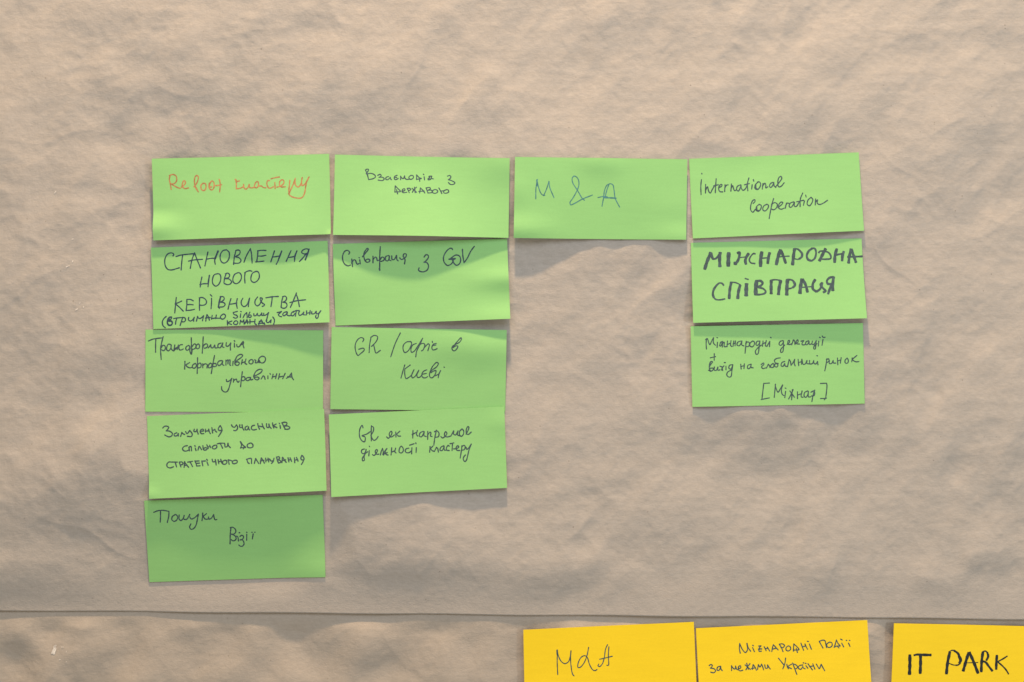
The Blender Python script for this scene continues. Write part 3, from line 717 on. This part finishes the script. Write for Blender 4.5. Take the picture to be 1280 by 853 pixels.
def build_sheet(name, mat, x0, x1, ny, nx, y_top, y_bottom, z_of, thick=0.22):
    """Grid between two edges given as functions of x (photo px); z_of gives stand-off in mm."""
    t = np.linspace(0, 1, ny)[:, None]
    xs = np.linspace(x0, x1, nx)[None, :]
    X = np.repeat(xs, ny, 0)
    Y = y_top(X)*(1-t) + y_bottom(X)*t
    H = z_of(X, Y)
    V = np.stack([wx(X).ravel(), (-H*MM).ravel(), wz(Y).ravel()-Z0], 1)
    n = nx*ny
    B = V.copy(); B[:, 1] += thick*MM
    I = np.arange(n).reshape(ny, nx)
    q = np.stack([I[:-1, :-1], I[1:, :-1], I[1:, 1:], I[:-1, 1:]], -1).reshape(-1, 4)
    def strip(a): return np.stack([a[:-1], a[1:], a[1:]+n, a[:-1]+n], -1)
    edge = np.concatenate([strip(I[0, :]), strip(I[:, -1]), strip(I[-1, ::-1]), strip(I[::-1, 0])])
    F = np.concatenate([q, (q+n)[:, ::-1], edge]).astype(np.int32)
    me = bpy.data.meshes.new(name)
    me.vertices.add(2*n); me.vertices.foreach_set("co", np.concatenate([V, B]).astype(np.float32).ravel())
    me.loops.add(F.size); me.loops.foreach_set("vertex_index", F.ravel())
    me.polygons.add(len(F)); me.polygons.foreach_set("loop_start", np.arange(0, F.size, 4, dtype=np.int32))
    me.polygons.foreach_set("use_smooth", np.r_[np.ones(2*len(q), bool), np.zeros(len(edge), bool)])
    me.update(calc_edges=True); me.validate()
    me.materials.append(mat)
    o = bpy.data.objects.new(name, me); COL.objects.link(o)
    o.location = (0, 0, Z0)
    return o, X, Y, H

def under_cards(X, Y, H):
    for d in CARDS:
        c = d["card"]
        lo = c.c.min(0)-60; hi = c.c.max(0)+60
        sel = (X > lo[0]) & (X < hi[0]) & (Y > lo[1]) & (Y < hi[1])
        if not sel.any(): continue
        P = np.array([CX, CY]) + (np.stack([X[sel], Y[sel]], 1) - np.array([CX, CY])) / c.k
        u, v = c.uv(P)
        uc, vc = np.clip(u, 0, 1), np.clip(v, 0, 1)
        out = np.hypot((u-uc)*220, (v-vc)*100)
        lim = c.h(uc, vc) - THICK - 0.5 + out*0.03 + out*out*0.0035
        h = H[sel]
        # smooth minimum
        k = 0.8
        if d["flush"]:      # this card lies against the sheet all round
            wt = np.exp(-(out/16.0)**2)
            h = h*(1-wt) + (c.h(uc, vc) - THICK - 0.9)*wt
        t = np.clip(0.5 + 0.5*(lim-h)/k, 0, 1)
        H[sel] = lim*(1-t) + h*t - k*t*(1-t)
    return H

def low_base(X):
    """The lower sheet lies deeper on the left, close behind the upper one on the right."""
    return -15.0 + 10.0*sstep(430, 640, X)

def upper_h(X, Y):
    step = abs(Y[1, 0]-Y[0, 0])
    h = relief(X, Y, step, 40)
    # the sheet bellies out at mid height on the left and falls back towards the seam
    h = h + 8.0*gauss(X, Y, 110, 575, 130, 62, 12) - 10.5*gauss(X, Y, 300, 740, 180, 62, 0) - 4.0*gauss(X, Y, 120, 690, 110, 50, 0)
    h = h + 5.0*gauss(X, Y, 540, 688, 105, 36, 8) + 2.5*gauss(X, Y, 700, 715, 90, 30, 8) + 2.5*gauss(X, Y, 970, 500, 150, 45, 0) - 4.5*gauss(X, Y, 970, 590, 150, 55, 0)
    # the lower edge hangs back against the wall and stands off the sheet below it in waves
    edge = low_base(X) + 0.6 + 0.68*np.interp(X, [-130, 0, 60, 180, 240, 330, 470, 520, 620, 720, 800, 870, 950, 1040, 1100, 1200, 1300, 1420],
                            [2.4, 2.8, 1.6, 1.5, 3.6, 4.6, 4.6, 2.2, 1.6, 2.0, 4.6, 4.8, 3.4, 2, 3.0, 4, 3, 3])
    w = sstep(700, 772, Y)
    out = h*(1-w) + edge*w + 0.2*np.clip(h, -1.0, 3.0)*w
    return np.where(Y > 755, np.maximum(out, low_base(X) + 0.9), out)

def lower_h(X, Y):
    step = abs(Y[1, 0]-Y[0, 0])
    h = relief(X, Y, step, 77)*0.8
    return h*sstep(773, 792, Y)+ low_base(X) + 1.6*(spectral(X.shape, step, 60, 160, 1.4, 91)*sstep(774, 798, Y))

xs0, xs1 = -130, 1410
up, UX, UY, UH = build_sheet("kraft_paper_sheet", KRAFT_UP, xs0, xs1, 610, 1030,
    lambda x: np.full_like(x, -140.0), seam_y, lambda X, Y: under_cards(X, Y, upper_h(X, Y)))
tag(up, "large crumpled brown kraft paper sheet behind all the green cards", "paper sheet", kind="structure")
low, LX, LY, LH = build_sheet("kraft_paper_sheet", KRAFT_LOW, xs0, xs1, 160, 1030,
    lambda x: np.full_like(x, 735.0), lambda x: np.full_like(x, 985.0), lambda X, Y: under_cards(X, Y, lower_h(X, Y)))
tag(low, "lower brown kraft paper sheet tucked under the seam, behind the yellow cards", "paper sheet", kind="structure")

def flakes(name, sheet, X, Y, H, mat, blobs, lift):
    """Thin torn flecks lying on a sheet: (x, y, length, width, angle) in photo pixels."""
    rng = np.random.default_rng(5)
    verts, faces = [], []
    for (x, y, l, w, ang) in blobs:
        i = int(np.argmin(np.abs(X[0]-x))); j = int(np.argmin(np.abs(Y[:, i]-y)))
        h = H[j-3:j+4, i-3:i+4].max() + lift
        a = math.radians(ang); n = 14; s0 = len(verts)
        for k in range(n):
            t = 2*math.pi*k/n
            r = 1 + rng.uniform(-0.3, 0.25)
            du, dv = l/2*math.cos(t)*r, w/2*math.sin(t)*r
            verts.append((float(wx(x+du*math.cos(a)-dv*math.sin(a))), -h*MM, float(wz(y-du*math.sin(a)-dv*math.cos(a)))-Z0))
        verts.append((float(wx(x)), -(h+0.15)*MM, float(wz(y))-Z0))
        for k in range(n): faces.append((s0+k, s0+n, s0+(k+1) % n))
    return mesh_object(name, verts, faces, mat, sheet)
flakes("torn_patch", low, LX, LY, LH, SCUFF, [(62, 818, 10, 5.5, 62), (63, 812, 5, 3, 40), (73, 812.5, 4, 1.2, 5), (70, 828, 2.5, 1.5, 20), (78, 831, 2, 1, 40), (78, 818, 2, 0.8, 80)], 0.12)
flakes("scuff_mark", up, UX, UY, UH, SCUFF, [(84, 333, 6, 1.2, 25), (90, 327, 3, 1.2, 60), (78, 329, 2.5, 1, 10), (99, 379, 4, 1.4, 60), (95, 387, 5, 1.2, 30), (104, 384, 2.2, 1, 70), (68, 240, 4, 1.2, 50), (90, 299, 3, 1, 15)], 0.10)

# ------------------------------------------------------------------ build the cards and their writing
GROUPS = {"green": "green note cards stuck on the kraft paper", "yellow": "yellow note cards along the bottom"}
for d in CARDS:
    o = build_card(d["card"], d["mat"])
    tag(o, d["label"], "note card", GROUPS[d["group"]])
    z = 0.05
    for w in d["words"]:
        build_word(d["card"], o, w, d["width"], d["ink"], z, d["blunt"])
